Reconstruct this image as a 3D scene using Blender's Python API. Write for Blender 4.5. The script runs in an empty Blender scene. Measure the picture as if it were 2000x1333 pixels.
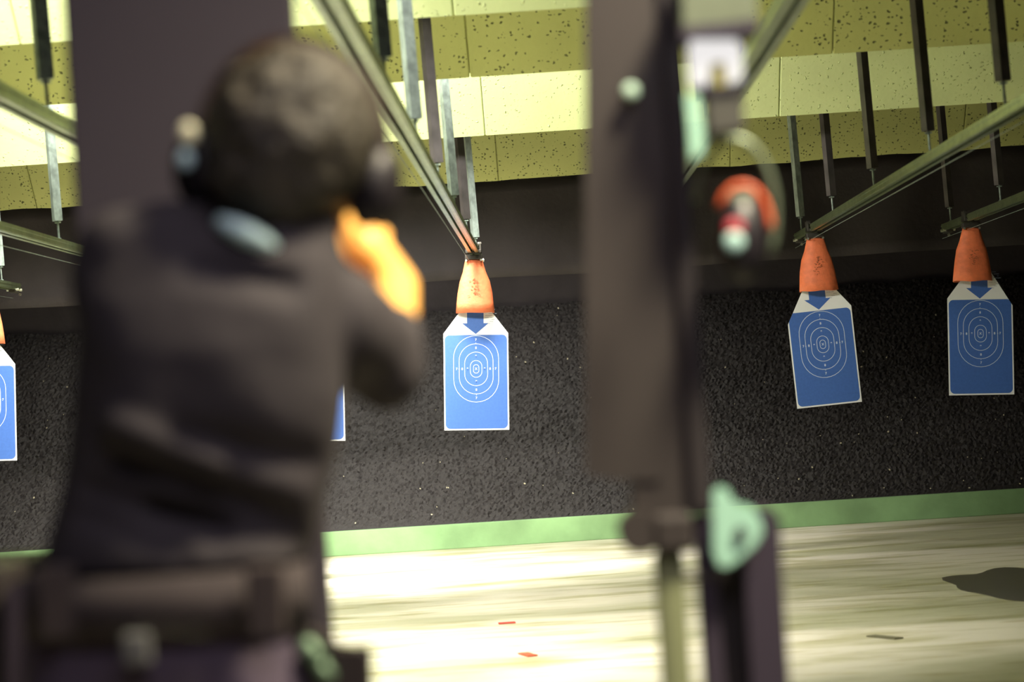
import bpy, bmesh, math, random
from mathutils import Vector, Matrix, noise
random.seed(7)
S = bpy.context.scene
COL = S.collection

# ------------------------------------------------------------------ camera
H = 1.27                                     # eye height of the camera
F = 5000.0                                   # focal length in pixels of a 2000 px wide frame
TH = math.radians(3.65)                      # roll
yc = Vector((75.0, -83.5, -F)).normalized()  # down-range direction in camera space
zc = Vector((-math.sin(TH), math.cos(TH), 0)); zc = (zc - yc * zc.dot(yc)).normalized()
xc = yc.cross(zc)
R3 = Matrix((xc, yc, zc))
CAMP = Vector((0, 0, H))
cd = bpy.data.cameras.new('camera'); cam = bpy.data.objects.new('camera', cd); COL.objects.link(cam)
cam.matrix_world = Matrix.Translation(CAMP) @ R3.to_4x4()
cd.sensor_width = 36; cd.lens = F / 2000 * 36; cd.clip_start = .05; cd.clip_end = 200
cd.dof.use_dof = True; cd.dof.focus_distance = 17.9; cd.dof.aperture_fstop = 3.0
S.camera = cam

def P(u, v, Y):
    w = R3 @ Vector((u - 1000, -(v - 666.5), -F)); return CAMP + w * (Y / w.y)
def PF(u, v, z=0.0):
    w = R3 @ Vector((u - 1000, -(v - 666.5), -F)); return CAMP + w * ((z - H) / w.z)

# ------------------------------------------------------------------ world, lights, exposure
wd = bpy.data.worlds.new('world'); S.world = wd; wd.use_nodes = True
wd.node_tree.nodes['Background'].inputs[0].default_value = (.5, .45, .5, 1)
wd.node_tree.nodes['Background'].inputs[1].default_value = .05
S.view_settings.view_transform = 'Standard'; S.view_settings.look = 'None'
S.view_settings.gamma = 1; S.view_settings.exposure = 0; S.view_settings.use_curve_mapping = False

def area(name, loc, aim, sx, sy, power, color, spread=180):
    l = bpy.data.lights.new(name, 'AREA'); l.shape = 'RECTANGLE'; l.size = sx; l.size_y = sy
    l.energy = power; l.color = color; l.spread = math.radians(spread)
    o = bpy.data.objects.new(name, l); COL.objects.link(o); o.location = loc
    d = (Vector(aim) - Vector(loc)).normalized()
    o.rotation_euler = d.to_track_quat('-Z', 'Y').to_euler(); return o
WARM = (1.0, .97, .84)
area('range_lamp', (-2.3, 9.0, 3.55), (-2.3, 10.9, 2.7), 3.4, .3, 120, WARM, 120)
area('range_lamp', (-1.9, 11.3, 3.6), (-1.8, 12.3, 0), 3.4, .3, 215, WARM, 96)
area('range_lamp', (-1.9, 14.0, 3.6), (-1.9, 15.9, 2.6), 3.6, .3, 190, WARM, 140)
area('range_lamp', (-1.9, 17.0, 3.6), (-1.9, 18.4, 0.2), 3.4, .3, 260, WARM, 92)
area('berm_fill', (-1.6, 21.6, 3.6), (-1.6, 22.0, 0), 4.0, .3, 85, WARM, 140)  # added fill hidden behind the last baffle, lightens berm and far wall
area('unseen_bay_light', (.5, 1.2, 3.4), (.2, 3.0, 1.2), 2.0, 1.0, 34, (.95, .86, 1.0))  # unseen violet fill added to lift the dark foreground
area('unseen_bay_light', (1.0, 2.6, 3.3), (.1, 3.2, 1.3), .4, .4, 30, (1.0, .88, .62), 60)

# ------------------------------------------------------------------ materials
def mat(name, col, rough=.7, metal=0, var=0, vscale=8, bump=0, bscale=60, spec=.5):
    m = bpy.data.materials.new(name); m.use_nodes = True; nt = m.node_tree; n = nt.nodes; L = nt.links
    b = n['Principled BSDF']; b.inputs['Base Color'].default_value = (*col, 1)
    b.inputs['Roughness'].default_value = rough; b.inputs['Metallic'].default_value = metal
    b.inputs['Specular IOR Level'].default_value = spec
    tc = n.new('ShaderNodeTexCoord')
    if var:
        t = n.new('ShaderNodeTexNoise'); t.inputs['Scale'].default_value = vscale; t.inputs['Detail'].default_value = 6
        L.new(tc.outputs['Object'], t.inputs['Vector'])
        r = n.new('ShaderNodeValToRGB')
        r.color_ramp.elements[0].position = .3; r.color_ramp.elements[1].position = .7
        r.color_ramp.elements[0].color = (*[c * (1 - var) for c in col], 1)
        r.color_ramp.elements[1].color = (*[min(1, c * (1 + var)) for c in col], 1)
        L.new(t.outputs['Fac'], r.inputs['Fac']); L.new(r.outputs[0], b.inputs['Base Color'])
    if bump:
        t = n.new('ShaderNodeTexNoise'); t.inputs['Scale'].default_value = bscale; t.inputs['Detail'].default_value = 4
        L.new(tc.outputs['Object'], t.inputs['Vector'])
        bp = n.new('ShaderNodeBump'); bp.inputs['Strength'].default_value = bump; bp.inputs['Distance'].default_value = .01
        L.new(t.outputs['Fac'], bp.inputs['Height']); L.new(bp.outputs[0], b.inputs['Normal'])
    return m

def baffle_mat(name, col, pit, knob):
    """cast acoustic panel: cream face with dark pits and embedded aggregate knobs"""
    m = mat(name, col, .85); nt = m.node_tree; n = nt.nodes; L = nt.links; b = n['Principled BSDF']
    g = n.new('ShaderNodeNewGeometry')
    v = n.new('ShaderNodeTexVoronoi'); v.inputs['Scale'].default_value = 44; v.inputs['Randomness'].default_value = 1
    wob = n.new('ShaderNodeTexNoise'); wob.inputs['Scale'].default_value = 40
    mx = n.new('ShaderNodeVectorMath'); mx.operation = 'MULTIPLY_ADD'; mx.inputs[1].default_value = (.03, .03, .03)
    L.new(g.outputs['Position'], wob.inputs['Vector'])
    L.new(wob.outputs['Color'], mx.inputs[0]); L.new(g.outputs['Position'], mx.inputs[2])
    L.new(mx.outputs[0], v.inputs['Vector'])
    sp = n.new('ShaderNodeMath'); sp.operation = 'MULTIPLY'          # random spot size per cell
    sx = n.new('ShaderNodeSeparateColor'); L.new(v.outputs['Color'], sx.inputs[0])
    sp.operation = 'MULTIPLY_ADD'; sp.inputs[2].default_value = -.10
    L.new(sx.outputs[0], sp.inputs[0]); sp.inputs[1].default_value = .48
    lt = n.new('ShaderNodeMath'); lt.operation = 'LESS_THAN'
    L.new(v.outputs['Distance'], lt.inputs[0]); L.new(sp.outputs[0], lt.inputs[1])
    big = n.new('ShaderNodeTexNoise'); big.inputs['Scale'].default_value = 1.3; L.new(g.outputs['Position'], big.inputs['Vector'])
    r = n.new('ShaderNodeValToRGB'); r.color_ramp.elements[0].position = .3; r.color_ramp.elements[1].position = .7
    r.color_ramp.elements[0].color = (*[c * .88 for c in col], 1); r.color_ramp.elements[1].color = (*[min(1, c * 1.08) for c in col], 1)
    L.new(big.outputs['Fac'], r.inputs['Fac'])
    mc = n.new('ShaderNodeMixRGB'); L.new(r.outputs[0], mc.inputs[1])
    mc.inputs[2].default_value = (*[c * (1.18 if knob else .30) for c in col], 1)  # knob spots lightened to paint light caught by the raised aggregate
    L.new(lt.outputs[0], mc.inputs[0]); L.new(mc.outputs[0], b.inputs['Base Color'])
    fine = n.new('ShaderNodeTexNoise'); fine.inputs['Scale'].default_value = 30; fine.inputs['Detail'].default_value = 5
    L.new(g.outputs['Position'], fine.inputs['Vector'])
    df = n.new('ShaderNodeMath'); df.operation = 'SUBTRACT'; df.use_clamp = True
    L.new(sp.outputs[0], df.inputs[0]); L.new(v.outputs['Distance'], df.inputs[1])
    fs_ = n.new('ShaderNodeMath'); fs_.operation = 'MULTIPLY'; fs_.inputs[1].default_value = .25; L.new(fine.outputs['Fac'], fs_.inputs[0])
    ad = n.new('ShaderNodeMath'); ad.operation = 'MULTIPLY_ADD'
    L.new(df.outputs[0], ad.inputs[0]); ad.inputs[1].default_value = 12.0 if knob else -4.0; L.new(fs_.outputs[0], ad.inputs[2])
    bp = n.new('ShaderNodeBump'); bp.inputs['Strength'].default_value = .7; bp.inputs['Distance'].default_value = .012
    L.new(ad.outputs[0], bp.inputs['Height']); L.new(bp.outputs[0], b.inputs['Normal'])
    return m

M = {}
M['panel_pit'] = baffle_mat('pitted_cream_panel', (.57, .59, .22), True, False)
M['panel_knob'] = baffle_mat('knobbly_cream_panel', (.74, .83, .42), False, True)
M['joint'] = mat('joint', (.42, .38, .14), .9)
M['slab'] = mat('slab', (.12, .11, .08), .9, var=.1)
M['wall'] = mat('wall', (.04, .036, .03), .9, var=.15, vscale=2, bump=.2)
M['rubber'] = mat('black_rubber_sheet', (.027, .021, .024), .75, var=.25, vscale=3, bump=.3, bscale=25)
M['rubber_dark'] = mat('black_rubber_wall', (.040, .032, .036), .8, var=.25, vscale=3, bump=.3, bscale=25)
M['granule'] = mat('rubber_granules', (.023, .019, .020), .7, var=.65, vscale=140)
M['fleck'] = mat('pale_fleck', (.75, .68, .5), .5)
M['kerb'] = mat('green_kerb', (.27, .46, .22), .7, var=.3, vscale=2, bump=.2, bscale=30)
M['alu'] = mat('aluminium', (.26, .32, .18), .33, .85, var=.25, vscale=14, bump=.1, bscale=40)
M['galv'] = mat('galvanised', (.27, .33, .31), .5, .5, var=.35, vscale=30)
M['dark_steel'] = mat('dark_steel', (.05, .045, .04), .5, .5, var=.3, vscale=20)
M['mint'] = mat('mint_glint', (.55, .78, .62), .5)  # pale non-metal colour paints the highlight on the post bolt
M['screw'] = mat('bright_screw', (.7, .7, .62), .3, .9)
M['rubber_orange'] = mat('orange_rubber', (.80, .19, .075), .6, var=.12, vscale=25, bump=.2, bscale=60)
M['paper'] = mat('white_paper', (.80, .82, .84), .7, var=.02, vscale=10)
M['blue'] = mat('blue_print', (.048, .135, .46), .6, var=.06, vscale=60)
M['line'] = mat('white_print', (.62, .72, .85), .6)
M['smudge'] = mat('smudge', (.30, .10, .04), .8)

def floor_mat():
    m = mat('stained_floor', (.6, .56, .42), .6); nt = m.node_tree; n = nt.nodes; L = nt.links; b = n['Principled BSDF']
    g = n.new('ShaderNodeNewGeometry')
    def nz(sc, det, st=(1, 1, 1), dist=0):
        mp = n.new('ShaderNodeMapping'); mp.inputs['Scale'].default_value = st
        t = n.new('ShaderNodeTexNoise'); t.inputs['Scale'].default_value = sc; t.inputs['Detail'].default_value = det
        t.inputs['Distortion'].default_value = dist
        L.new(g.outputs['Position'], mp.inputs[0]); L.new(mp.outputs[0], t.inputs['Vector']); return t.outputs['Fac']
    def ramp(src, p0, c0, p1, c1):
        r = n.new('ShaderNodeValToRGB'); e = r.color_ramp.elements
        e[0].position = p0; e[1].position = p1; e[0].color = (*c0, 1); e[1].color = (*c1, 1)
        L.new(src, r.inputs[0]); return r.outputs[0]
    def mul(a, c, f=1):
        x = n.new('ShaderNodeMixRGB'); x.blend_type = 'MULTIPLY'; x.inputs[0].default_value = f
        L.new(a, x.inputs[1]); L.new(c, x.inputs[2]); return x.outputs[0]
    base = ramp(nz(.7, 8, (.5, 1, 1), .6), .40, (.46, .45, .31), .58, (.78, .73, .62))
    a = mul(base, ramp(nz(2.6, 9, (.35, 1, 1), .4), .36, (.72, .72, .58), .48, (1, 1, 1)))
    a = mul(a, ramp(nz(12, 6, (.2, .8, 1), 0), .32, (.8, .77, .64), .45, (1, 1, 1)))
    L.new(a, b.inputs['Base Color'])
    rr = n.new('ShaderNodeMapRange'); rr.inputs['To Min'].default_value = .35; rr.inputs['To Max'].default_value = .75
    L.new(nz(1.5, 5), rr.inputs[0]); L.new(rr.outputs[0], b.inputs['Roughness'])
    bp = n.new('ShaderNodeBump'); bp.inputs['Strength'].default_value = .25; bp.inputs['Distance'].default_value = .01
    L.new(nz(25, 6), bp.inputs['Height']); L.new(bp.outputs[0], b.inputs['Normal'])
    return m
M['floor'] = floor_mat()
M['puddle'] = mat('damp_patch', (.13, .12, .085), .3, var=.1)

# ------------------------------------------------------------------ mesh helpers
def link(name, me, m=None, parent=None, smooth=False):
    if m is not None and not me.materials: me.materials.append(m)
    o = bpy.data.objects.new(name, me); COL.objects.link(o)
    if parent is not None:
        o.parent = parent
        o.matrix_parent_inverse = wm(parent).inverted()
    if smooth:
        for p in me.polygons: p.use_smooth = True
    return o
def wm(o):
    m = Matrix.LocRotScale(o.location, o.rotation_euler, o.scale)
    return (wm(o.parent) @ o.matrix_parent_inverse @ m) if o.parent else m
def tag(o, label=None, cat=None, group=None, kind=None):
    if label: o['label'] = label
    if cat: o['category'] = cat
    if group: o['group'] = group
    if kind: o['kind'] = kind
    return o
def empty(name, loc, label, cat, group=None, rot=(0, 0, 0)):
    o = bpy.data.objects.new(name, None); COL.objects.link(o); o.location = loc; o.rotation_euler = rot
    o.empty_display_size = .1
    return tag(o, label, cat, group)
class MB:
    def __init__(s): s.b = bmesh.new()
    def box(s, c, d, rot=None, bev=0):
        r = bmesh.ops.create_cube(s.b, size=1)
        M4 = Matrix.Translation(c) @ (rot.to_4x4() if rot else Matrix()) @ Matrix.Diagonal((*d, 1))
        bmesh.ops.transform(s.b, matrix=M4, verts=r['verts'])
        if bev:
            es = list({e for v in r['verts'] for e in v.link_edges})
            bmesh.ops.bevel(s.b, geom=es, offset=bev, segments=2, affect='EDGES', profile=.6)
        return s
    def span(s, a, c, bev=0):
        a, c = Vector(a), Vector(c); return s.box((a + c) / 2, [abs(x) for x in (c - a)], bev=bev)
    def tube(s, pts, r, n=10, cap=True):
        pts = [Vector(p) for p in pts]; rs = r if isinstance(r, (list, tuple)) else [r] * len(pts); rings = []
        for i, p in enumerate(pts):
            t = (pts[min(i + 1, len(pts) - 1)] - pts[max(i - 1, 0)]).normalized()
            a = t.orthogonal() if i == 0 else (rings_x - t * rings_x.dot(t))
            a.normalize(); rings_x = a; bb = t.cross(a)
            rings.append([s.b.verts.new(p + (a * math.cos(2 * math.pi * k / n) + bb * math.sin(2 * math.pi * k / n)) * rs[i]) for k in range(n)])
        for q, w in zip(rings, rings[1:]):
            for k in range(n): s.b.faces.new((q[k], q[(k + 1) % n], w[(k + 1) % n], w[k]))
        if cap: s.b.faces.new(rings[0][::-1]); s.b.faces.new(rings[-1])
        return s
    def prism(s, front, back):
        """two matching loops of points"""
        f = [s.b.verts.new(p) for p in front]; k = [s.b.verts.new(p) for p in back]; n = len(f)
        s.b.faces.new(f); s.b.faces.new(k[::-1])
        for i in range(n): s.b.faces.new((f[i], k[i], k[(i + 1) % n], f[(i + 1) % n]))
        return s
    def ell(s, c, r, rot=None, u=20, v=14):
        q = bmesh.ops.create_uvsphere(s.b, u_segments=u, v_segments=v, radius=1)
        M4 = Matrix.Translation(c) @ (rot.to_4x4() if rot else Matrix()) @ Matrix.Diagonal((*r, 1))
        bmesh.ops.transform(s.b, matrix=M4, verts=q['verts']); return s
    def cap(s, a, c, ra, rb):
        """tapered capsule"""
        a, c = Vector(a), Vector(c); s.tube([a, c], [ra, rb], 16); s.ell(a, (ra,) * 3); s.ell(c, (rb,) * 3); return s
    def mesh(s, name):
        bmesh.ops.recalc_face_normals(s.b, faces=s.b.faces)
        me = bpy.data.meshes.new(name); s.b.to_mesh(me); s.b.free(); return me
    def build(s, name, m, parent=None, smooth=False):
        return link(name, s.mesh(name), m, parent, smooth)
def bake(o):
    dg = bpy.context.evaluated_depsgraph_get(); dg.update()
    me = bpy.data.meshes.new_from_object(o.evaluated_get(dg)); o.modifiers.clear(); o.data = me
    return o
def voxel(o, vs=.008, it=6, fac=.6):
    r = o.modifiers.new('r', 'REMESH'); r.mode = 'VOXEL'; r.voxel_size = vs; r.use_smooth_shade = True
    q = o.modifiers.new('s', 'SMOOTH'); q.iterations = it; q.factor = fac
    bake(o)
    for p in o.data.polygons: p.use_smooth = True
    return o
def poly_px(pts, Y, t):
    """solid plate whose outline stands at distance Y, t thick"""
    f = [P(u, v, Y) for u, v in pts]; return f, [p + Vector((0, t, 0)) for p in f]

# ------------------------------------------------------------------ setting
XL, XR, YB, YF, ZC = -5.6, 5.6, -2.0, 24.0, 3.87
KY, KH = 20.5, .195
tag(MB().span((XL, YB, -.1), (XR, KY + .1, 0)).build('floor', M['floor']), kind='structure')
tag(MB().span((XL, YB, ZC), (XR, YF, ZC + .15)).build('ceiling', M['slab']), kind='structure')
tag(MB().span((XL - .15, YB, -.1), (XL, YF, ZC)).build('wall_left', M['wall']), kind='structure')
tag(MB().span((XR, YB, -.1), (XR + .15, YF, ZC)).build('wall_right', M['wall']), kind='structure')
tag(MB().span((XL, YB - .15, -.1), (XR, YB, ZC)).build('wall_rear', M['wall']), kind='structure')
tag(MB().span((XL, YF - .35, -.1), (XR, YF, ZC)).build('wall_far', M['rubber_dark']), kind='structure')

# ceiling baffles: rows of 45 degree panels, bottoms on one level
ZB = H + 1.59
SEAM0 = P(915, 110, 12.95).x
mp = {}
def panel_mesh(key, m, zb):
    L_ = (ZC - zb)
    b = MB(); w = 1.856; t = .06
    prof = [(0, 0), (-L_, L_), (-L_ + .085, L_), (.03, .055)]
    b.prism([(-w / 2, y, z) for y, z in prof], [(w / 2, y, z) for y, z in prof])
    bmesh.ops.bevel(b.b, geom=list(b.b.edges), offset=.006, segments=1, affect='EDGES')
    me = b.mesh('panel'); me.materials.append(m); mp[key] = me
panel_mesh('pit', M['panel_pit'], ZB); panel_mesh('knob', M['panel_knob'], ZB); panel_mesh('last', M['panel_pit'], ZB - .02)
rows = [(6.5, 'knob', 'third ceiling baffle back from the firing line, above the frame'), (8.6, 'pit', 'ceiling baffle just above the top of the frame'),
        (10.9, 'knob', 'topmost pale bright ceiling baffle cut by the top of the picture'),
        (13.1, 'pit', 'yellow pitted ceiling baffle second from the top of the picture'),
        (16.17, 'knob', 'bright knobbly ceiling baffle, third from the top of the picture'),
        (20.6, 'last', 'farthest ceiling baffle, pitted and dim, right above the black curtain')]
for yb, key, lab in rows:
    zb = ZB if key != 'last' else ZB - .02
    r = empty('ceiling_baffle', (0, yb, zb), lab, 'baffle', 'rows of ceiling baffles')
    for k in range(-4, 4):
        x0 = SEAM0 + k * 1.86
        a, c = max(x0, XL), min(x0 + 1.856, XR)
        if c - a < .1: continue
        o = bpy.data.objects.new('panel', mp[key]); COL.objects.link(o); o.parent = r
        o.location = ((a + c) / 2, 0, 0); o.scale = ((c - a) / 1.856, 1, 1)
    L_ = ZC - zb
    MB().prism([(XL, -.0 + .02, .03), (XL, -L_ + .03, L_ - .0), (XL, -L_ + .07, L_), (XL, .03, .05)],
               [(XR, .02, .03), (XR, -L_ + .03, L_), (XR, -L_ + .07, L_), (XR, .03, .05)]).build('backing_strip', M['joint']).parent = r

# black curtain with wavy top edge, in front of the last baffle
CY = 19.4
b = MB(); n = 160; top = []; bot = []
for i in range(n + 1):
    x = XL + (XR - XL) * i / n
    zt = P(1075, 346, CY).z + .030 * noise.noise((x * .9, 3, 0)) + .008 * noise.noise((x * 5, 7, 0)) 
    zbm = P(1075, 537, CY).z + .015 * noise.noise((x * .8, 9, 1))
    yy = CY + .02 * math.sin(x * 6.5) + .03 * noise.noise((x * 2, 0, 5))
    top.append((x, yy - .02, zt)); bot.append((x, yy, zbm))
rowsN = 8; grid = []
for j in range(rowsN + 1):
    t = j / rowsN
    grid.append([b.b.verts.new(Vector(top[i]).lerp(Vector(bot[i]), t)) for i in range(n + 1)])
for j in range(rowsN):
    for i in range(n): b.b.faces.new((grid[j][i], grid[j][i + 1], grid[j + 1][i + 1], grid[j + 1][i]))
o = b.build('rubber_curtain', M['rubber'], smooth=True)
so = o.modifiers.new('t', 'SOLIDIFY'); so.thickness = .012; so.offset = 1; bake(o)
tag(o, 'long black rubber curtain with a wavy top edge below the ceiling baffles', 'curtain')

# granule berm
BX, BY = 620, 190
y0, z0 = KY + .095, KH - .015
y1, z1 = 23.55, P(1100, 591, 23.5).z
ms = bpy.data.meshes.new('berm'); vs = []; fs = []
for j in range(BY + 1):
    t = j / BY
    for i in range(BX + 1):
        x = XL + .03 + (XR - XL - .06) * i / BX
        big = .05 * noise.noise((x * .7, t * 3, 0)) * min(1, 6 * t) + .02 * noise.noise((x * 3, t * 9, 0)) * min(1, 8 * t)
        jx = (random.random() - .5) * .012; jr = (random.random() - .5) * .026 * min(1, t * 20)
        vs.append((x + jx, y0 + (y1 - y0) * t + (random.random() - .5) * .01, z0 + (z1 - z0) * t + big + jr))
for j in range(BY):
    for i in range(BX):
        a = j * (BX + 1) + i; fs.append((a, a + 1, a + BX + 2, a + BX + 1))
ms.from_pydata(vs, [], fs)
berm = tag(link('granule_berm', ms, M['granule']), 'black bank of rubber granules behind the green kerb', 'berm', kind='stuff')
b = MB()
for i in range(150):
    t = random.random() ** 1.6 * .95 + .01; x = random.uniform(-4.6, 4.6)
    p = Vector((x, y0 + (y1 - y0) * t - .01, z0 + (z1 - z0) * t + .02 + .05 * noise.noise((x * .7, t * 3, 0)) * min(1, 6 * t)))
    s_ = random.uniform(.004, .010)
    b.box(p, (s_ * 1.5, s_, s_), Matrix.Rotation(random.uniform(0, 3), 3, 'Y'))
tag(b.build('pale_fleck', M['fleck'], berm), kind='stuff')

# kerb
b = MB(); b.span((XL, KY, 0), (XR, KY + .09, KH), bev=.006)
tag(b.build('green_kerb', M['kerb']), 'low green painted kerb along the foot of the black bank', 'kerb')

# damp patch + scraps on the floor
def blot(name, u, v, rx, ry, m, lab, cat, seed, h=.002):
    c = PF(u, v); b = MB(); pts = []
    for k in range(40):
        a = 2 * math.pi * k / 40; q = 1 + .35 * noise.noise((math.cos(a) * 1.5, math.sin(a) * 1.5, seed))
        pts.append(Vector((c.x + rx * q * math.cos(a), c.y + ry * q * math.sin(a), 0)))
    b.prism([p + Vector((0, 0, h)) for p in pts], [p + Vector((0, 0, .0002)) for p in pts])
    return tag(b.build(name, m), lab, cat)
blot('damp_patch', 2010, 1140, .42, 1.1, M['puddle'], 'dark damp patch on the floor at the right edge of the picture', 'stain', 3)
M['scrap_o'] = mat('orange_scrap', (.55, .09, .04), .6); M['scrap_d'] = mat('dark_scrap', (.16, .15, .09), .7)
M['scrap_r'] = mat('red_scrap', (.5, .07, .05), .6)
def scrap(u, v, d, m, lab, rz=.3):
    c = PF(u, v); b = MB()
    b.box((0, 0, 0), (d[0], d[1], .006)); me = b.mesh('floor_scrap')
    for vv in me.vertices: vv.co.z += .004 + .02 * abs(vv.co.x)
    o = link('floor_scrap', me, m); o.location = (c.x, c.y, 0); o.rotation_euler = (0, 0, rz); return tag(o, lab, 'scrap')
scrap(1031, 1281, (.05, .16), M['scrap_o'], 'small orange scrap lying on the floor near the bottom edge')
scrap(990, 1219, (.09, .05), M['scrap_r'], 'thin red sliver lying on the bright floor', .1)
scrap(1728, 1247, (.05, .22), M['scrap_d'], 'dark oblong scrap lying on the right part of the floor', .5)

# ------------------------------------------------------------------ rails, hangers, targets
ZR = P(925, 495, 17.7).z
PXM = F / 17.7
def laneX(r): return r / PXM
RY0, RY1 = 3.6, 18.8
b = MB(); w, h = .064, .049
b.span((-w / 2, RY0, h - .006), (w / 2, RY1, h))
for s_ in (-1, 1):
    b.span((s_ * w / 2, RY0, 0), (s_ * (w / 2 - .006), RY1, h - .006))
    b.span((s_ * (w / 2 + .004), RY0, .030), (s_ * w / 2, RY1, .040))
    b.span((s_ * (w / 2 + .004), RY0, .004), (s_ * w / 2, RY1, .012))
    b.span((s_ * (w / 2 - .006), RY0, 0), (s_ * .012, RY1, .006))
b.span((-.004, RY0, .014), (.004, RY1, h - .006))
rail_me = b.mesh('profile'); rail_me.materials.append(M['alu'])
b = MB(); b.tube([(-.03, RY0, -.055), (-.03, RY1, -.055)], .0016, 6); cable_me = b.mesh('drive_cable'); cable_me.materials.append(M['galv'])
b = MB(); b.box((0, RY1 - .08, h / 2 - .02), (.05, .2, .05), bev=.006); end_me = b.mesh('end_pulley_block'); end_me.materials.append(M['dark_steel'])
b = MB(); b.tube([(0, 0, 0), (.020, 0, 0)], .010, 8); bolt_me = b.mesh('end_bolt'); bolt_me.materials.append(M['screw'])

b = MB(); b.box((0, 0, 0), (.046, .046, 1), Matrix.Rotation(math.radians(28), 3, 'Z')); tube_me = b.mesh('square_tube'); tube_me.materials.append(M['galv'])
M['galv_lit'] = mat('galvanised_lit', (.36, .43, .42), .5, .4, var=.3, vscale=30)  # paler copy of the hanger steel, light put into the colour
M['galv_shaded'] = mat('galvanised_shaded', (.085, .075, .078), .6, .3, var=.3, vscale=12)  # darker copy of the hanger steel, shade put into the colour
tube_lit = tube_me.copy(); tube_lit.materials.clear(); tube_lit.materials.append(M['galv_lit'])
tube_shaded = tube_me.copy(); tube_shaded.materials.clear(); tube_shaded.materials.append(M['galv_shaded'])
b = MB(); b.tube([(0, 0, .11), (0, 0, 0)], .006, 8); b.tube([(0, 0, .012), (0, 0, -.004)], .014, 6); b.box((0, 0, .101), (.03, .03, .006))
rod_me = b.mesh('threaded_rod'); rod_me.materials.append(M['galv'])

LANES = [('far left', -1096, -1107), ('second from left', -767, -790), ('third from left', -445, -472), ('central', -133.5, -144),
         ('post-hidden', 195, 196), ('second from right', 533, 532), ('far right', 838, 843)]
lane_lab = {'far left': 'the leftmost target, cut by the left edge', 'second from left': 'the target hidden behind the shooter',
  'third from left': 'the target peeping out below the elbow', 'central': 'the central blue target', 'post-hidden': 'the target hidden behind the brown post',
  'second from right': 'the tilted target right of the post', 'far right': 'the dim target at the far right'}
lane_short = {'far left': 'the leftmost target', 'second from left': 'the hidden target', 'third from left': 'the elbow target', 'central': 'the central target',
  'post-hidden': 'the post target', 'second from right': 'the tilted target', 'far right': 'the rightmost target'}
def child(name, me, parent, loc=(0, 0, 0), rot=(0, 0, 0), sc=(1, 1, 1)):
    o = bpy.data.objects.new(name, me); COL.objects.link(o); o.parent = parent
    o.location = loc; o.rotation_euler = rot; o.scale = sc; return o
TILT = math.radians(-1.5)
for nm, rr, pr in LANES:
    X = laneX(rr)
    t = empty('target_rail', (X, 0, ZR), 'long aluminium rail running to ' + lane_lab[nm], 'rail', 'overhead target rails')
    child('profile', rail_me, t); child('drive_cable', cable_me, t); child('end_pulley_block', end_me, t); 
    for bx, by_, bz, br in ((.025, -.14, 0, 0), (.025, -.03, 0, 0), (-.025, -.14, 0, 180), (-.025, -.03, 0, 180), (0, 0, .02, 90), (.02, 0, -.03, 90)):
        child('end_bolt', bolt_me, t, (bx, RY1 + by_, bz), (0, 0, math.radians(br)))
    for yi, hy in enumerate((8.3, 10.25, 12.28, 14.4, 16.5, 18.55)):
        if nm == 'far left': hy -= .25
        where = ('sixth', 'fifth', 'fourth', 'third', 'second', 'first')[yi]
        # what roof surface is above?
        zt = ZC
        for yb, key, _ in rows:
            zb = ZB if key != 'last' else ZB - .02
            if yb - (ZC - zb) - .05 < hy < yb + .05:
                zt = zb + (yb - hy) - .0
        zt = min(zt, ZC)
        hg = empty('rail_hanger', (X, hy, ZR + h), '%s steel hanger tube, counted from the target, on the rail to %s' % (where, lane_short[nm]), 'hanger', 'hangers under the baffles')
        hg.rotation_euler = (0, TILT, 0)
        Lh = (zt - (ZR + h) - .10) / math.cos(TILT)
        child('square_tube', tube_lit if (yi == 5 and nm != 'far right') or (nm == 'central' and yi == 1) else (tube_shaded if rr > 0 or yi in (2, 4) else tube_me), hg, (0, 0, .10 + Lh / 2), (0, 0, 0), (1, 1, Lh - .02)); child('threaded_rod', rod_me, hg)

# target print (units: m, origin at ring centre)
u_ = .45 / 425
def paper_outline(dl, dr):
    yt, ys, yb = 360 * u_ + .10, 232 * u_, -400 * u_
    wl, wr = 212 * u_, 212 * u_
    sl = 112 / 128
    top_hw = (212 - 112) * u_ - .10 * sl * .7
    return [(-wl, yb), (wr, yb), (wr, ys - dr), (top_hw, yt), (-top_hw, yt), (-wl, ys - dl)]
def rrect(x0, y0, x1, y1, r, n=6):
    pts = []
    for cx, cy, a0 in ((x1 - r, y1 - r, 0), (x0 + r, y1 - r, 90), (x0 + r, y0 + r, 180), (x1 - r, y0 + r, 270)):
        for k in range(n + 1):
            a = math.radians(a0 + 90 * k / n); pts.append((cx + r * math.cos(a), cy + r * math.sin(a)))
    return pts
def plate(pts, y0, y1, name, m):
    b = MB(); b.prism([(x, y0, z) for x, z in pts], [(x, y1, z) for x, z in pts]); me = b.mesh(name); me.materials.append(m); return me
def clip(pts, px, pz, nx, nz):
    """keep the side where (p-p0).n <= 0"""
    out = []
    for i, a in enumerate(pts):
        c = pts[(i + 1) % len(pts)]
        da = (a[0] - px) * nx + (a[1] - pz) * nz; dc = (c[0] - px) * nx + (c[1] - pz) * nz
        if da <= 0: out.append(a)
        if da * dc < 0: t = da / (da - dc); out.append((a[0] + (c[0] - a[0]) * t, a[1] + (c[1] - a[1]) * t))
    return out
def blue_outline(dl, dr):
    pts = rrect(-203 * u_, -390 * u_, 203 * u_, 222 * u_, 30 * u_)
    o = paper_outline(dl, dr)
    for a, c, sg in ((o[5], o[4], -1), (o[2], o[3], 1)):
        dx, dz = c[0] - a[0], c[1] - a[1]; L_ = math.hypot(dx, dz)
        nx, nz = (-dz / L_, dx / L_) if sg < 0 else (dz / L_, -dx / L_)
        pts = clip(pts, a[0], a[1], nx, nz)
    return pts
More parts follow.
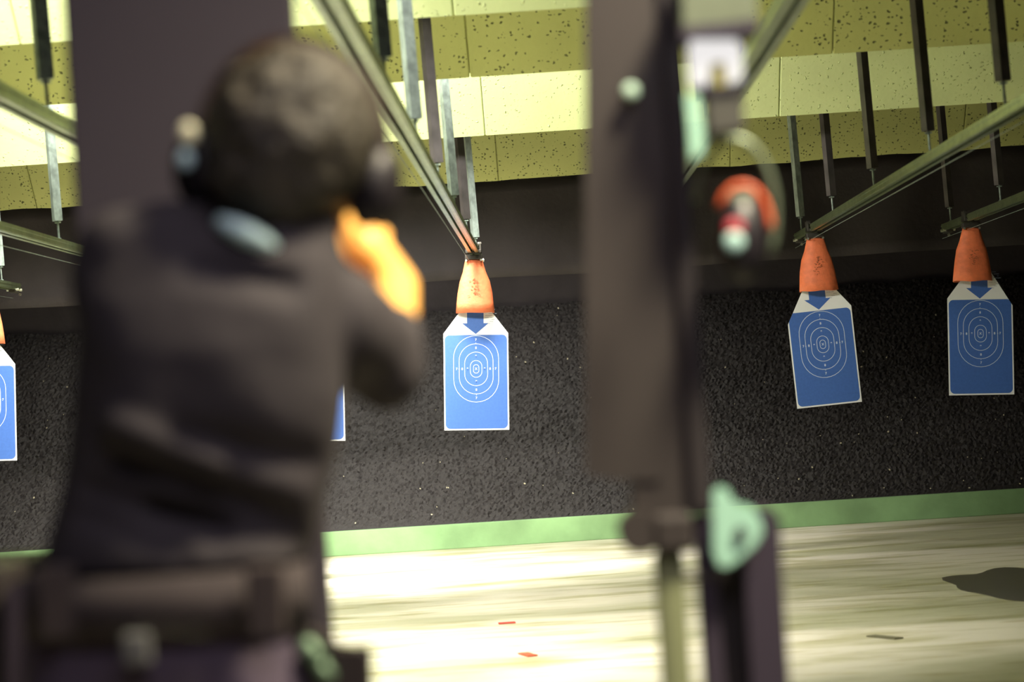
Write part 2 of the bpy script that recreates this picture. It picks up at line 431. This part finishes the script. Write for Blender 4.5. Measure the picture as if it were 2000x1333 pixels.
def ring_me(hw, hh, t=.0034):
    n = 16; out = []; inn = []
    for cy, a0 in ((hh - hw, 0), (-(hh - hw), 180)):
        for k in range(n + 1):
            a = math.radians(a0 + 180 * k / n)
            out.append(((hw + t / 2) * math.cos(a), cy + (hw + t / 2) * math.sin(a))); inn.append(((hw - t / 2) * math.cos(a), cy + (hw - t / 2) * math.sin(a)))
    b = MB(); N = len(out)
    f = [b.b.verts.new((x, -.0022, z)) for x, z in out]; g = [b.b.verts.new((x, -.0022, z)) for x, z in inn]
    f2 = [b.b.verts.new((x, -.0012, z)) for x, z in out]; g2 = [b.b.verts.new((x, -.0012, z)) for x, z in inn]
    for i in range(N):
        j = (i + 1) % N
        b.b.faces.new((f[i], f[j], g[j], g[i])); b.b.faces.new((f[i], f2[i], f2[j], f[j])); b.b.faces.new((g[i], g[j], g2[j], g2[i]))
    me = b.mesh('score_ring'); me.materials.append(M['line']); return me
rings = [ring_me(a * u_, c * u_) for a, c in ((18, 28), (38, 55), (75, 110), (111, 164), (147, 217))]
def glyph(ch, size):
    c = bpy.data.curves.new('numeral', 'FONT'); c.body = ch; c.size = size; c.align_x = 'CENTER'; c.align_y = 'CENTER'; c.extrude = .0006; c.offset = .0006
    o = bpy.data.objects.new('tmp', c); COL.objects.link(o)
    dg = bpy.context.evaluated_depsgraph_get(); dg.update()
    me = bpy.data.meshes.new_from_object(o.evaluated_get(dg)); bpy.data.objects.remove(o)
    me.transform(Matrix.Rotation(math.radians(90), 4, 'X')); me.materials.clear(); me.materials.append(M['line']); return me
G = {c: glyph(c, .022) for c in '789X'}
marks = [('X', 0, 0)]
for c, dx, dz in (('9', 56, 83), ('8', 91, 137), ('7', 127, 190)):
    marks += [(c, dx, 0), (c, -dx, 0), (c, 0, dz), (c, 0, -dz)]
arrow_pts = [(x * u_, z * u_) for x, z in ((0, 228), (84, 298), (52, 298), (52, 470), (-56, 470), (-56, 298), (-88, 298))]
b = MB()
for sx, sz, L_, vert in ((-112, 0, 10, 0), (112, 0, 10, 0), (0, 168, 10, 1), (0, -168, 10, 1)):
    b.box((sx * u_, -.0017, sz * u_), (.002 if vert else L_ * u_, .001, L_ * u_ if vert else .002))
tick_me = b.mesh('tick'); tick_me.materials.append(M['line'])
arrow_me = plate(arrow_pts, -.0018, -.001, 'arrow', M['blue'])
variants = {}
def target_meshes(dl, dr):
    k = (dl, dr)
    if k not in variants:
        variants[k] = (plate(paper_outline(dl, dr), -.001, .001, 'sheet', M['paper']), plate(blue_outline(dl, dr), -.0016, -.001, 'blue_field', M['blue']))
    return variants[k]
M['ink'] = mat('ink_scribble', (.25, .30, .38), .8)
b = MB()
for i in range(16):
    b.box((random.uniform(70, 125) * u_, -.0016, (420 - 13 * (i % 9) - 20) * u_), (random.uniform(10, 30) * u_, .0008, .0022))
scr_me = b.mesh('small_print'); scr_me.materials.append(M['ink'])

# orange rubber skirt (flattened funnel open at the bottom)
prof = [(.058, .0), (.066, -.030), (.080, -.085), (.104, -.15), (.120, -.23), (.129, -.30), (.136, -.368)]
def skirt_mesh(seed):
    b = MB(); n = 36; rg = []
    for a_, z in prof:
        ring = []
        for k in range(n):
            an = 2 * math.pi * k / n; q = 1 + .05 * noise.noise((math.cos(an) * 2, math.sin(an) * 2, z * 5 + seed))
            ring.append(b.b.verts.new((a_ * q * math.cos(an), (.030 + .06 * (-z / .37)) * q * math.sin(an), z + .012 * noise.noise((math.cos(an), math.sin(an), seed)) * (-z / .37))))
        rg.append(ring)
    for q, w_ in zip(rg, rg[1:]):
        for k in range(n): b.b.faces.new((q[k], q[(k + 1) % n], w_[(k + 1) % n], w_[k]))
    me = b.mesh('rubber_skirt'); me.materials.append(M['rubber_orange']); return me
def make_carrier(X, nm, lab, lean, seed):
    t = empty('target_carrier', (X, 17.7, ZR), lab, 'carrier', 'target carriers under the rails', (0, lean, 0))
    b = MB(); b.box((0, 0, -.028), (.12, .09, .035), bev=.006); b.box((0, 0, .01), (.11, .14, .022), bev=.004)
    b.box((-.048, 0, .035), (.014, .12, .07), bev=.003); b.box((.048, 0, .035), (.014, .12, .07), bev=.003)
    for sx in (-1, 1):
        for sy in (-1, 1): b.tube([(sx * .030, sy * .045, .06), (sx * .055, sy * .045, .06)], .016, 12)
    m_ = b.build('trolley', M['dark_steel']); m_.parent = t
    b = MB(); b.span((-.03, -.008, -.47), (.03, .008, -.04)); c_ = b.build('clip_arm', M['dark_steel']); c_.parent = t; c_.location.y = .014
    s = link('rubber_skirt', skirt_mesh(seed), M['rubber_orange'], smooth=True); s.parent = t; s.location = (0, 0, -.045)
    so = s.modifiers.new('t', 'SOLIDIFY'); so.thickness = .005
    b = MB()
    for sx in (-.052, .052): b.tube([(sx, -.032, -.05), (sx, -.045, -.05)], .008, 8)
    q = b.build('rivet', M['screw']); q.parent = t
    b = MB()
    for i in range(26):
        x = random.gauss(.0, .018); z = random.uniform(-.30, -.18)
        yy = -(.030 + .06 * (-(z + .045) / .37)) - .004
        b.box((x, yy, z), (random.uniform(.004, .02), .002, .003), Matrix.Rotation(random.uniform(-.9, .9), 3, 'Y'))
    q = b.build('scuff_mark', M['smudge']); q.parent = t
    return t
def make_target(X, zc_, lab, lean, dl, dr, yaw=0):
    t = empty('paper_target', (X, 17.70, zc_), lab, 'target', 'paper targets on the rails', (0, lean, yaw))
    sh, bl = target_meshes(dl, dr)
    child('sheet', sh, t); bf = child('blue_field', bl, t); child('arrow', arrow_me, t); child('small_print', scr_me, t); tag(child('tick', tick_me, bf), kind='stuff')
    for r in rings: child('score_ring', r, bf)
    for c, dx, dz in marks:
        o = child('numeral', G[c], bf, (dx * u_, -.0022, dz * u_))
    return t
def lab_t(s): return 'blue paper shooting target with oval rings, ' + s
tp = {'far left': ((-32, 782), 'cut off by the left edge of the picture', 0, 0, 0), 'second from left': ((288, 762), 'hanging behind the shooter\'s back', 0, 0, 0),
      'third from left': ((609, 743), 'only a corner showing below the elbow', 0, 0, 0), 'central': ((930, 721), 'central one between shooter and brown post', 0, 0, 0),
      'post-hidden': ((1268, 702), 'behind the blurred brown post', 0, 0, 0), 'second from right': ((1607, 673), 'tilted one right of the brown post', 0, .085, 0),
      'far right': ((1915, 652), 'dim one at the far right', 0, 0, .055)}
leans = {'far left': (2.6, 2.3), 'second from left': (3, 2), 'third from left': (3, 2.5), 'central': (3.0, 3.0), 'post-hidden': (1.5, 1.0), 'second from right': (-1.0, -2.6), 'far right': (3.4, 2.7)}
for i, (nm, rr, pr) in enumerate(LANES):
    (u, v), s_, _, dl, dr = tp[nm]; c = P(u, v, 17.7)
    make_carrier(laneX(rr), nm, {'far left': 'orange rubber skirted carrier at the left edge of the picture', 'second from left': 'orange skirted carrier hidden behind the shooter\'s back',
       'third from left': 'orange skirted carrier behind the shooter\'s raised forearm', 'central': 'bright orange skirted carrier above the central target',
       'post-hidden': 'orange skirted carrier behind the brown post', 'second from right': 'orange skirted carrier above the tilted target right of the post',
       'far right': 'shaded orange skirted carrier at the far right'}[nm], math.radians(leans[nm][0] * .6), i * 3.1)
    make_target(c.x, c.z, lab_t(s_), math.radians(leans[nm][1]), dl, dr)

# ------------------------------------------------------------------ firing line booth
M['partition'] = mat('dark_partition', (.027, .021, .032), .8, var=.08, vscale=3)
M['post'] = mat('brown_post', (.026, .020, .019), .6, var=.12, vscale=6)
M['post_dark'] = mat('dark_post_edge', (.014, .010, .012), .6)
M['teal'] = mat('pale_steel_bracket', (.34, .60, .48), .5, .1)
M['tube_green'] = mat('greenish_tube', (.20, .22, .12), .5, .1)
M['leg'] = mat('black_leg', (.026, .018, .034), .6)
M['box_grey'] = mat('grey_green_box', (.10, .12, .08), .6, var=.2)
M['ctrl'] = mat('control_box', (.05, .048, .042), .5)
M['brass'] = mat('olive_brass', (.30, .26, .06), .4, .4)
BY_ = 3.3
def upright(b, u0, u1, v, vt, vb, y=BY_, t=.05, bev=.004):
    """world-vertical bar whose sides pass through u0,u1 at row v"""
    a, c = P(u0, v, y), P(u1, v, y)
    zt = vt if vt is None else P((u0 + u1) / 2, vt, y).z; zb = P((u0 + u1) / 2, vb, y).z if vb is not None else 0
    b.span((a.x, y, max(zb, 0)), (c.x, y + t, ZC if zt is None else zt), bev=bev)
# left partition
t = empty('lane_partition', (P(350, 600, 3.5).x, 3.5, 0), 'tall dark purple-grey lane partition standing behind the shooter', 'partition')
b = MB(); upright(b, 158, 606, 600, None, None, 3.5); b.build('panel', M['partition'], t)
# low bench panel at far left
t = empty('side_bench', (P(-60, 1200, 3.4).x, 3.4, 0), 'low brown-grey bench corner at the bottom left edge', 'bench')
b = MB(); upright(b, -260, 14, 1200, 1118, None, 3.4, .4, .01); b.build('side_panel', M['post'], t)
b = MB(); b.prism(*poly_px([(14, 1150), (40, 1135), (62, 1125), (60, 1210), (40, 1333), (14, 1450)], 3.38, .3)); b.build('edge_bracket', M['leg'], t)

# right post assembly
pc = P(1280, 900, BY_)
t = empty('booth_post', (pc.x, BY_, 0), 'tall blurred brown booth post standing right of centre', 'post')
b = MB(); upright(b, 1228, 1345, 900, None, 1075); b.build('main_post', M['post'], t)
b = MB(); upright(b, 1345.5, 1384, 900, None, 1000, BY_ - .01, .07); b.build('dark_channel', M['post_dark'], t)
b = MB(); f, k = poly_px([(1143, -700), (1290, -700), (1290, 940), (1216, 940), (1143, 926)], BY_ - .003, .003); b.prism(f, k); b.build('hinged_plate', M['post'], t)
b = MB(); upright(b, 1284, 1344, 1200, 1076, None, BY_ - .01, .035, .012); b.build('lower_tube', M['tube_green'], t)
c = P(1250, 1038, BY_); b = MB(); b.tube([c + Vector((0, -.02, 0)), c + Vector((0, .05, 0))], .028, 28); b.build('hinge_disc', M['post'], t)
c = P(1315, 1040, BY_); b = MB(); b.box(c, (.05, .05, .05), bev=.008); b.build('hinge_block', M['post'], t)
c = P(1232, 178, BY_ - .02); b = MB(); b.ell(c, (.010, .006, .010)); b.tube([c, c + Vector((0, .05, 0))], .007, 12); b.build('round_bolt', M['mint'], t)
for vv in (1083,):
    c = P(1352, 1128, BY_); b = MB(); b.tube([c + Vector((-.025, 0, 0)), c + Vector((.025, 0, 0))], .004, 10); b.build('cross_pin', M['dark_steel'], t)
b = MB(); f, k = poly_px([(1340, 185), (1364, 185), (1374, 260), (1372, 300), (1350, 310), (1346, 250)], 3.16, .02); b.prism(f, k); b.build('steel_strap', M['teal'], t)

# folding leg assembly right of the post
t = empty('folding_table_leg', (P(1450, 1200, BY_).x, BY_, 0), 'folded black legs with a pale bracket right of the brown post', 'table leg')
b = MB(); upright(b, 1364, 1404, 1150, 1003, None, BY_, .04, .006); b.build('leg', M['leg'], t)
b = MB(); f, k = poly_px([(1452, 1020), (1460, 1000), (1490, 990), (1512, 998), (1524, 1020), (1527, 1100), (1628, 2655), (1553, 2655), (1455, 1120)], BY_, .04); b.prism(f, k); b.build('leg', M['leg'], t)
b = MB(); upright(b, 1404, 1456, 1150, 1060, None, BY_ + .03, .02, .002); b.build('web_plate', M['post_dark'], t)
b = MB(); f, k = poly_px([(1392, 962), (1402, 952), (1420, 955), (1432, 985), (1468, 992), (1486, 1015), (1490, 1042), (1476, 1068), (1440, 1100), (1420, 1112), (1402, 1108), (1392, 1080)], BY_ - .025, .008); b.prism(f, k)
bmesh.ops.bevel(b.b, geom=list(b.b.edges), offset=.002, segments=2, affect='EDGES'); pb = b.build('pivot_bracket', M['teal'], t)
c = P(1447, 1043, BY_ - .03); b = MB(); b.tube([c, c + Vector((0, .04, 0))], .0085, 16); b.build('pivot_bolt', M['leg'], pb)

# lane lamp and control box
ly = 3.22
t = empty('lane_lamp', P(1400, 60, ly), 'grey lamp housing with a glowing white lens near the top of the brown post', 'lamp')
b = MB(); f, k = poly_px([(1325, -60), (1476, -70), (1480, 42), (1330, 60)], ly, .12); b.prism(f, k); bmesh.ops.bevel(b.b, geom=list(b.b.edges), offset=.004, segments=2, affect='EDGES'); b.build('housing', M['box_grey'], t)
b = MB(); f, k = poly_px([(1330, 52), (1484, 38), (1484, 56), (1332, 72)], ly - .006, .13); b.prism(f, k); b.build('lower_rim', M['leg'], t)
M['lens'] = bpy.data.materials.new('glowing_lens'); M['lens'].use_nodes = True
q = M['lens'].node_tree.nodes['Principled BSDF']; q.inputs['Base Color'].default_value = (.12, .12, .12, 1)
q.inputs['Roughness'].default_value = 1; q.inputs['Specular IOR Level'].default_value = 0
q.inputs['Emission Color'].default_value = (1, .97, .95, 1); q.inputs['Emission Strength'].default_value = .84
b = MB(); f, k = poly_px([(1350, 78), (1440, 78), (1450, 96), (1450, 150), (1425, 152), (1422, 118), (1390, 118), (1386, 158), (1352, 158)], ly + .01, .06); b.prism(f, k); b.build('lens', M['lens'], t)
c = P(1405, 142, ly); b = MB(); b.tube([c + Vector((0, .02, .014)), c + Vector((0, .02, -.02))], .009, 14); b.build('brass_knob', M['brass'], t)
t = empty('control_box', P(1413, 215, ly), 'small dark square control box under the glowing lamp', 'control box')
b = MB(); f, k = poly_px([(1376, 176), (1448, 170), (1456, 254), (1384, 262)], ly, .06); b.prism(f, k); bmesh.ops.bevel(b.b, geom=list(b.b.edges), offset=.003, segments=2, affect='EDGES'); b.build('case', M['ctrl'], t)
b = MB(); f, k = poly_px([(1372, 170), (1450, 164), (1451, 174), (1374, 180)], ly - .004, .066); b.prism(f, k); b.build('lid', M['leg'], t)

# hanging ear defenders beside the post
M['cup_black'] = mat('black_cup', (.008, .006, .009), .45)
M['cup_orange'] = mat('orange_seal', (.50, .075, .02), .5)
M['clear_band'] = mat('grey_wire_band', (.16, .20, .14), .4, .5)
M['badge_red'] = mat('red_badge', (.30, .02, .035), .6); M['badge_white'] = mat('white_badge', (.30, .48, .46), .6)
my = 3.25
t = empty('hanging_ear_defenders', P(1450, 470, my), 'black ear defender cup with orange seal hanging right of the brown post', 'ear defenders')
c = P(1449, 468, my); rx, rz = 48 * my / F, 84 * my / F
b = MB(); b.ell(c + Vector((0, .0, 0)), (rx, .028, rz), Matrix.Rotation(math.radians(2), 3, 'Y'), 28, 20)
o = b.build('ear_cup', M['cup_black'], t, True)
pts = [P(1450 + 54 * math.cos(math.radians(a)), 450 - 88 * math.sin(math.radians(a)), my + .03) for a in range(0, 160, 10)]
b = MB(); b.tube(pts, .0045, 12); b.build('orange_seal', M['cup_orange'], t, True)
pts = [P(1435 + 80 * math.cos(math.radians(a)), 420 - 150 * math.sin(math.radians(a)), my + .045) for a in range(-30, 175, 8)]
b = MB(); b.tube(pts, .0045, 12); b.build('headband', M['clear_band'], t, True)
c2 = P(1434, 445, my - .026); b = MB(); b.ell(c2, (.0125, .004, .011)); b.build('red_emblem', M['badge_red'], o, True)
c2 = P(1434, 473, my - .029); b = MB(); b.ell(c2, (.0125, .004, .0125)); b.build('white_emblem', M['badge_white'], o, True)
b = MB(); c3 = P(1448, 386, my); b.box(c3, (.034, .02, .014), bev=.004); b.build('yoke', M['box_grey'], t)
b = MB(); b.tube([P(1400, 275, my + .045), P(1380, 262, 3.31), P(1356, 255, 3.34)], .004, 8); b.build('hook', M['dark_steel'], t)

# ------------------------------------------------------------------ the shooter
PY = 2.80
def Q(u, v, dy=0): return P(u, v, PY + dy) if False else P(u, v, PY) + Vector((0, dy, 0))
def QD(u, v, dy): return P(u, v, PY + dy)
k_ = PY / F                                   # metres per pixel at the shooter
M['skin'] = mat('skin', (.95, .48, .12), .45, var=.08, vscale=20)
M['skin'].node_tree.nodes['Principled BSDF'].inputs['Subsurface Weight'].default_value = .1
M['hair'] = mat('dark_hair', (.050, .042, .029), .6, var=.5, vscale=45, bump=.6, bscale=120)
M['shirt'] = mat('dark_shirt', (.034, .028, .032), .85, var=.10, vscale=6, bump=.3, bscale=20)
M['trouser'] = mat('slate_trousers', (.075, .055, .085), .85, var=.15, vscale=12, bump=.3, bscale=60)
M['belt'] = mat('belt', (.040, .030, .031), .9, var=.15, vscale=10)
M['cream'] = mat('cream_glint', (.85, .82, .55), .5)  # pale colour standing in for a glint on the ear cup screw
M['boot'] = mat('boot', (.02, .018, .018), .5)
M['collar'] = mat('pale_collar', (.62, .86, .85), .6)
M['muff'] = mat('muff_black', (.012, .009, .012), .5)
M['muffband'] = mat('muff_band', (.022, .012, .012), .5)
M['eye'] = mat('eye', (.6, .6, .6), .3); M['lip'] = mat('lip', (.5, .16, .1), .5)
person = empty('person', (Q(330, 1200).x, PY, 0), 'shooter in a dark shirt and wide belt seen from behind, arms raised, wearing ear defenders', 'person')

headc = QD(572, 275, .04)
# facing: towards the target lane, turned a little right and down
face = (Vector((.35, 1, -.12))).normalized()
HR = Matrix.Rotation(math.radians(-19), 3, 'Z') @ Matrix.Rotation(math.radians(-8), 3, 'X') @ Matrix.Rotation(math.radians(7), 3, 'Y')
def hp(x, y, z): return headc + HR @ Vector((x, y, z))      # head frame: y forward, x right, z up
shL, shR = QD(262, 500, .06), QD(600, 560, .05)
elL, wrL = QD(350, 620, .27), QD(672, 520, .42)
elR, wrR = QD(752, 705, .16), QD(775, 560, .32)
hand = QD(706, 496, .42)
hipc = Q(315, 1290, .02); chest = Q(420, 720, .03)
hipL, hipR = Q(205, 1340, .03), Q(440, 1340, .03)
knL, knR = Vector((hipL.x - .03, PY + .10, .50)), Vector((hipR.x + .02, PY - .02, .50))
anL, anR = Vector((hipL.x - .05, PY + .10, .09)), Vector((hipR.x + .06, PY - .14, .09))

def body_mesh(b):
    b.ell(headc, (.076, .095, .110), HR, 28, 20)
    b.ell(hp(0, .035, -.055), (.055, .060, .065), HR)              # jaw
    b.cap(hp(0, .088, .01), hp(0, .108, -.018), .008, .013)        # nose
    b.ell(hp(0, .088, -.052), (.022, .012, .008), HR)              # mouth
    for s in (-1, 1):
        b.ell(hp(s * .076, 0, -.01), (.010, .018, .030), HR)       # ears
        b.ell(hp(s * .030, .083, .022), (.018, .008, .006), HR)    # brow
    neck = Q(500, 500, .03)
    b.cap(hp(0, -.01, -.06), neck, .052, .058)
    # torso
    b.cap(neck, Q(440, 600, .03), .05, .06)
    b.ell(Q(410, 690, .03), (.115, .060, .13)); b.ell(Q(380, 900, .045), (.105, .045, .16)); b.ell(Q(340, 1120, .045), (.110, .050, .13))
    b.ell(hipc, (.12, .075, .11))
    # arms
    b.cap(shL, elL, .040, .034); b.cap(elL, wrL, .036, .024); b.cap(shR, elR, .042, .034); b.cap(elR, wrR, .038, .026)
    b.cap(wrR, hand + Vector((.02, -.01, .0)), .026, .022)
    # palms
    b.ell(hand + Vector((.006, 0, .0)), (.028, .040, .042)); b.ell(hand + Vector((-.030, .01, -.012)), (.024, .040, .038))
    # fingers of both hands wrap round the grip (five each, different lengths)
    for s, c0 in ((1, hand + Vector((.004, 0, .0))), (-1, hand + Vector((-.030, .004, -.012)))):
        for i, (ln, r) in enumerate(((.040, .0085), (.045, .0090), (.042, .0088), (.034, .0078))):
            z = .026 - i * .019
            p0 = c0 + Vector((s * .026, .024, z)); p1 = c0 + Vector((s * .020, .024 + ln * .75, z - .002)); p2 = c0 + Vector((-s * .012, .030 + ln * .9, z - .004)); p3 = c0 + Vector((-s * .028, .030 + ln * .35, z - .006))
            b.cap(p0, p1, r, r * .95); b.cap(p1, p2, r * .95, r * .88); b.cap(p2, p3, r * .88, r * .8)
        b.cap(c0 + Vector((-s * .012, -.015, .020)), c0 + Vector((-s * .018, .012, .044)), .012, .011)
        b.cap(c0 + Vector((-s * .018, .012, .044)), c0 + Vector((-s * .016, .045, .050)), .011, .009)
    # legs and feet
    for h_, kn, an, s in ((hipL, knL, anL, -1), (hipR, knR, anR, 1)):
        b.cap(h_ - Vector((0, 0, .04)), kn, .082, .055); b.cap(kn, an, .056, .038)
        b.cap(an - Vector((0, .03, .045)), an + Vector((.01 * s, .15, -.055)), .036, .028)
b = MB(); body_mesh(b); body = b.build('body', M['skin'], person); voxel(body, .0062, 3, .5)
for s in (-1, 1):
    b = MB(); b.ell(hp(s * .030, .088, .004), (.012, .009, .008), HR); b.build('eye', M['eye'], person, True)

# hair: shell over the top and back of the head, roughened
b = MB(); b.ell(hp(.005, -.012, .004), (.095, .104, .096), HR, 40, 30); b.ell(hp(0, -.035, -.035), (.078, .070, .075), HR)
b.ell(hp(.012, -.02, .025), (.084, .09, .078), HR)
b.ell(hp(0.018, -.02, .046), (.058, .070, .045), HR)
hair = b.build('hair', M['hair'], person); voxel(hair, .006, 3)
mw = hair.matrix_world
inv = HR.transposed()
me = hair.data
bm = bmesh.new(); bm.from_mesh(me)
kill = []
for v in bm.verts:
    q = inv @ (v.co - headc)
    n_ = noise.noise(v.co * 28) * .007 + noise.noise(v.co * 70) * .004
    v.co += (v.co - headc).normalized() * n_
    if q.y > .055 and q.z < .045 + .01 * noise.noise(v.co * 40): kill.append(v)
bmesh.ops.delete(bm, geom=kill, context='VERTS'); bm.to_mesh(me); bm.free()

# ear defenders worn
cups = []
for s, c, lab in ((-1, QD(385, 325, .05), None), (1, QD(742, 365, .05), None)):
    rot = HR
    b = MB(); b.ell(c, (.024, .036, .046), rot, 24, 18); b.ell(c - HR @ Vector((s * .014, 0, 0)), (.022, .038, .048), rot, 24, 18)
    cups.append(b.build('ear_cup', M['muff'], person, True))
cl, cr = QD(385, 325, .05), QD(742, 365, .05)
pts = []
for i in range(25):
    a = math.pi * i / 24
    mid = (cl + cr) / 2; hx = (cr - cl) / 2; up = HR @ Vector((0, 0, 1))
    pts.append(mid - hx * math.cos(a) * (1 if True else 0) + up * (.153 * math.sin(a) ** .8))
b = MB()
for i, p in enumerate(pts): pass
bw = HR @ Vector((0, 1, 0))
lo = []; ro = []
for i, p in enumerate(pts):
    out = (p - (cl + cr) / 2).normalized()
    lo.append([p - bw * .014, p + bw * .014, p + bw * .014 + out * .006, p - bw * .014 + out * .006])
vv = [[b.b.verts.new(x) for x in q] for q in lo]
for q, w_ in zip(vv, vv[1:]):
    for k in range(4): b.b.faces.new((q[k], q[(k + 1) % 4], w_[(k + 1) % 4], w_[k]))
b.b.faces.new(vv[0][::-1]); b.b.faces.new(vv[-1]); b.build('muff_headband', M['muffband'], person)
for u, v, r in ((368, 262, .013), (362, 312, .0105)):
    b = MB(); b.ell(QD(u, v, -.005), (r * .8, .006, r)); b.tube([QD(u, v, 0), QD(u + 8, v + 6, .05)], .005, 8); b.build('cup_knob', M['collar' if v > 300 else 'cream'], cups[0], True)  # cup screws take pale colours that paint their highlights

# shirt: torso, sleeves, folds
b = MB()
outline = [(455, 205, 0.0), (520, 330, .0)]
def slab(u0, u1, v, ry, dy=.03):
    a, c = Q(u0, v, dy), Q(u1, v, dy); return (a + c) / 2, (c - a).length / 2, ry
sec = [(225, 600, 452, .060), (182, 660, 510, .088), (150, 665, 580, .102), (140, 672, 680, .112), (136, 672, 800, .110), (122, 655, 900, .106), (98, 630, 1000, .102), (72, 605, 1080, .102), (62, 590, 1120, .100)]
rg = []; n = 40
for u0, u1, v, ry in sec:
    c, rx, ry = slab(u0, u1, v, ry)
    ring = []
    for k in range(n):
        a = 2 * math.pi * k / n; cx = math.cos(a); sy = math.sin(a)
        e = .8
        ring.append(b.b.verts.new(c + Vector((rx * abs(cx) ** e * (1 if cx > 0 else -1), ry * abs(sy) ** e * (1 if sy > 0 else -1), -.02 * 0 - math.tan(TH) * 0))))
    rg.append(ring)
for q, w_ in zip(rg, rg[1:]):
    for k in range(n): b.b.faces.new((q[k], q[(k + 1) % n], w_[(k + 1) % n], w_[k]))
b.b.faces.new(rg[0][::-1]); b.b.faces.new(rg[-1])
b.ell(QD(255, 500, .05), (.060, .070, .058)); b.ell(QD(200, 570, .05), (.034, .06, .07))
b.cap(QD(330, 470, .03), QD(560, 510, .04), .045, .050)
b.cap(QD(545, 520, .03), QD(555, 400, .05), .072, .066)       # high collar
b.cap(QD(420, 500, .03), QD(480, 440, .05), .050, .046)
b.cap(QD(255, 510, .05), QD(340, 640, .28), .055, .048)
b.cap(QD(590, 590, .05), QD(745, 706, .13), .070, .052)
b.cap(QD(650, 630, .06), QD(745, 690, .14), .066, .052)
b.ell(QD(752, 705, .13), (.047, .05, .062))
b.cap(QD(752, 705, .14), QD(768, 650, .22), .042, .036)
shirt = b.build('shirt', M['shirt'], person); voxel(shirt, .009, 5)
# cloth folds: real displacement of the back
for v in shirt.data.vertices:
    p = v.co; q = R3.transposed() @ (p - CAMP); uu = 1000 + F * q.x / -q.z; vv_ = 666.5 - F * q.y / -q.z
    def gauss(x, s): return math.exp(-x * x / (2 * s * s))
    d = 0
    for (x0, y0_, x1, y1_, w_, amp) in ((230, 905, 560, 1010, 17, .016), (190, 960, 420, 1040, 15, .014), (350, 860, 600, 900, 18, .010), (300, 1000, 620, 1070, 16, .012), (380, 520, 560, 560, 16, .010), (220, 830, 420, 900, 14, -.010), (170, 1010, 350, 1075, 14, .009)):
        L2 = (x1 - x0) ** 2 + (y1_ - y0_) ** 2; t_ = ((uu - x0) * (x1 - x0) + (vv_ - y0_) * (y1_ - y0_)) / L2
        tt = min(1, max(0, t_)); dd = math.hypot(uu - x0 - tt * (x1 - x0), vv_ - y0_ - tt * (y1_ - y0_))
        d += 1.4 * amp * gauss(dd, w_ * 1.35)
    if v.normal.y < .2: v.co += Vector((0, d, 0))
    v.co += v.normal * .004 * noise.noise(p * 14)
# pale collar
b = MB(); pts = [QD(430, 434, -.035), QD(458, 446, -.048), QD(488, 460, -.052), (QD(516, 474, -.048)), QD(540, 488, -.035)]
b.tube(pts, [.008, .011, .012, .010, .007], 12); b.build('collar', M['collar'], person, True)
# trousers
b = MB(); b.ell(Q(315, 1290, .03), (.162, .110, .13))
for h_, kn, an in ((hipL, knL, anL), (hipR, knR, anR)):
    b.cap(h_ - Vector((0, 0, .02)), kn, .100, .072); b.cap(kn, an + Vector((0, 0, .03)), .072, .060)
tr = b.build('trousers', M['trouser'], person); voxel(tr, .012, 4)
for h_, an, s in ((hipL, anL, -1), (hipR, anR, 1)):
    b = MB(); b.cap(an - Vector((0, .03, .035)), an + Vector((.01 * s, .16, -.045)), .045, .036); b.cap(an, an + Vector((0, 0, .06)), .048, .05)
    for q in b.b.verts: q.co.z = max(q.co.z, .0)
    b.build('boot', M['boot'], person, True)
# wide belt with loops and pouch
b = MB(); c = Q(318, 1178, .03); n = 48; zt, zb = .034, -.034
rings_ = []
for z, o_ in ((zt, 0), (zt, .010), (zb, .012), (zb, 0)):
    rings_.append([b.b.verts.new(c + Vector(((.148 + o_) * math.cos(2 * math.pi * k / n), (.104 + o_) * math.sin(2 * math.pi * k / n), z))) for k in range(n)])
for i in range(4):
    q, w_ = rings_[i], rings_[(i + 1) % 4]
    for k in range(n): b.b.faces.new((q[k], q[(k + 1) % n], w_[(k + 1) % n], w_[k]))
b.build('wide_belt', M['belt'], person, True)
M['loop'] = mat('belt_loop', (.066, .050, .046), .6)
for u in (112, 520):
    c = P(u, 1176, PY - .075 if u == 520 else PY - .06); b = MB(); b.box(c, (.040, .016, .078), bev=.005); b.build('belt_pouch', M['loop'], person)
c = P(268, 1268, PY - .095); b = MB(); b.box(c, (.030, .014, .034), bev=.005); b.build('belt_buckle', mat('grey_clip', (.16, .16, .15), .5), person)
b = MB(); f, k = poly_px([(560, 1235), (612, 1232), (640, 1262), (662, 1275), (700, 1268), (722, 1262), (726, 1345), (700, 1500), (600, 1500), (570, 1400)], PY - .01, .05); b.prism(f, k)
bmesh.ops.bevel(b.b, geom=list(b.b.edges), offset=.004, segments=2, affect='EDGES'); b.build('holster', mat('holster', (.035, .026, .026), .5), person)
b = MB(); b.cap(P(602, 1264, PY - .02), P(622, 1290, PY - .02), .010, .009); b.cap(P(630, 1308, PY - .02), P(640, 1320, PY - .02), .009, .008)  # green highlight of the holster, painted as small raised shapes
b.build('holster_glint', mat('green_glint', (.18, .28, .18), .4, .4), person, True)
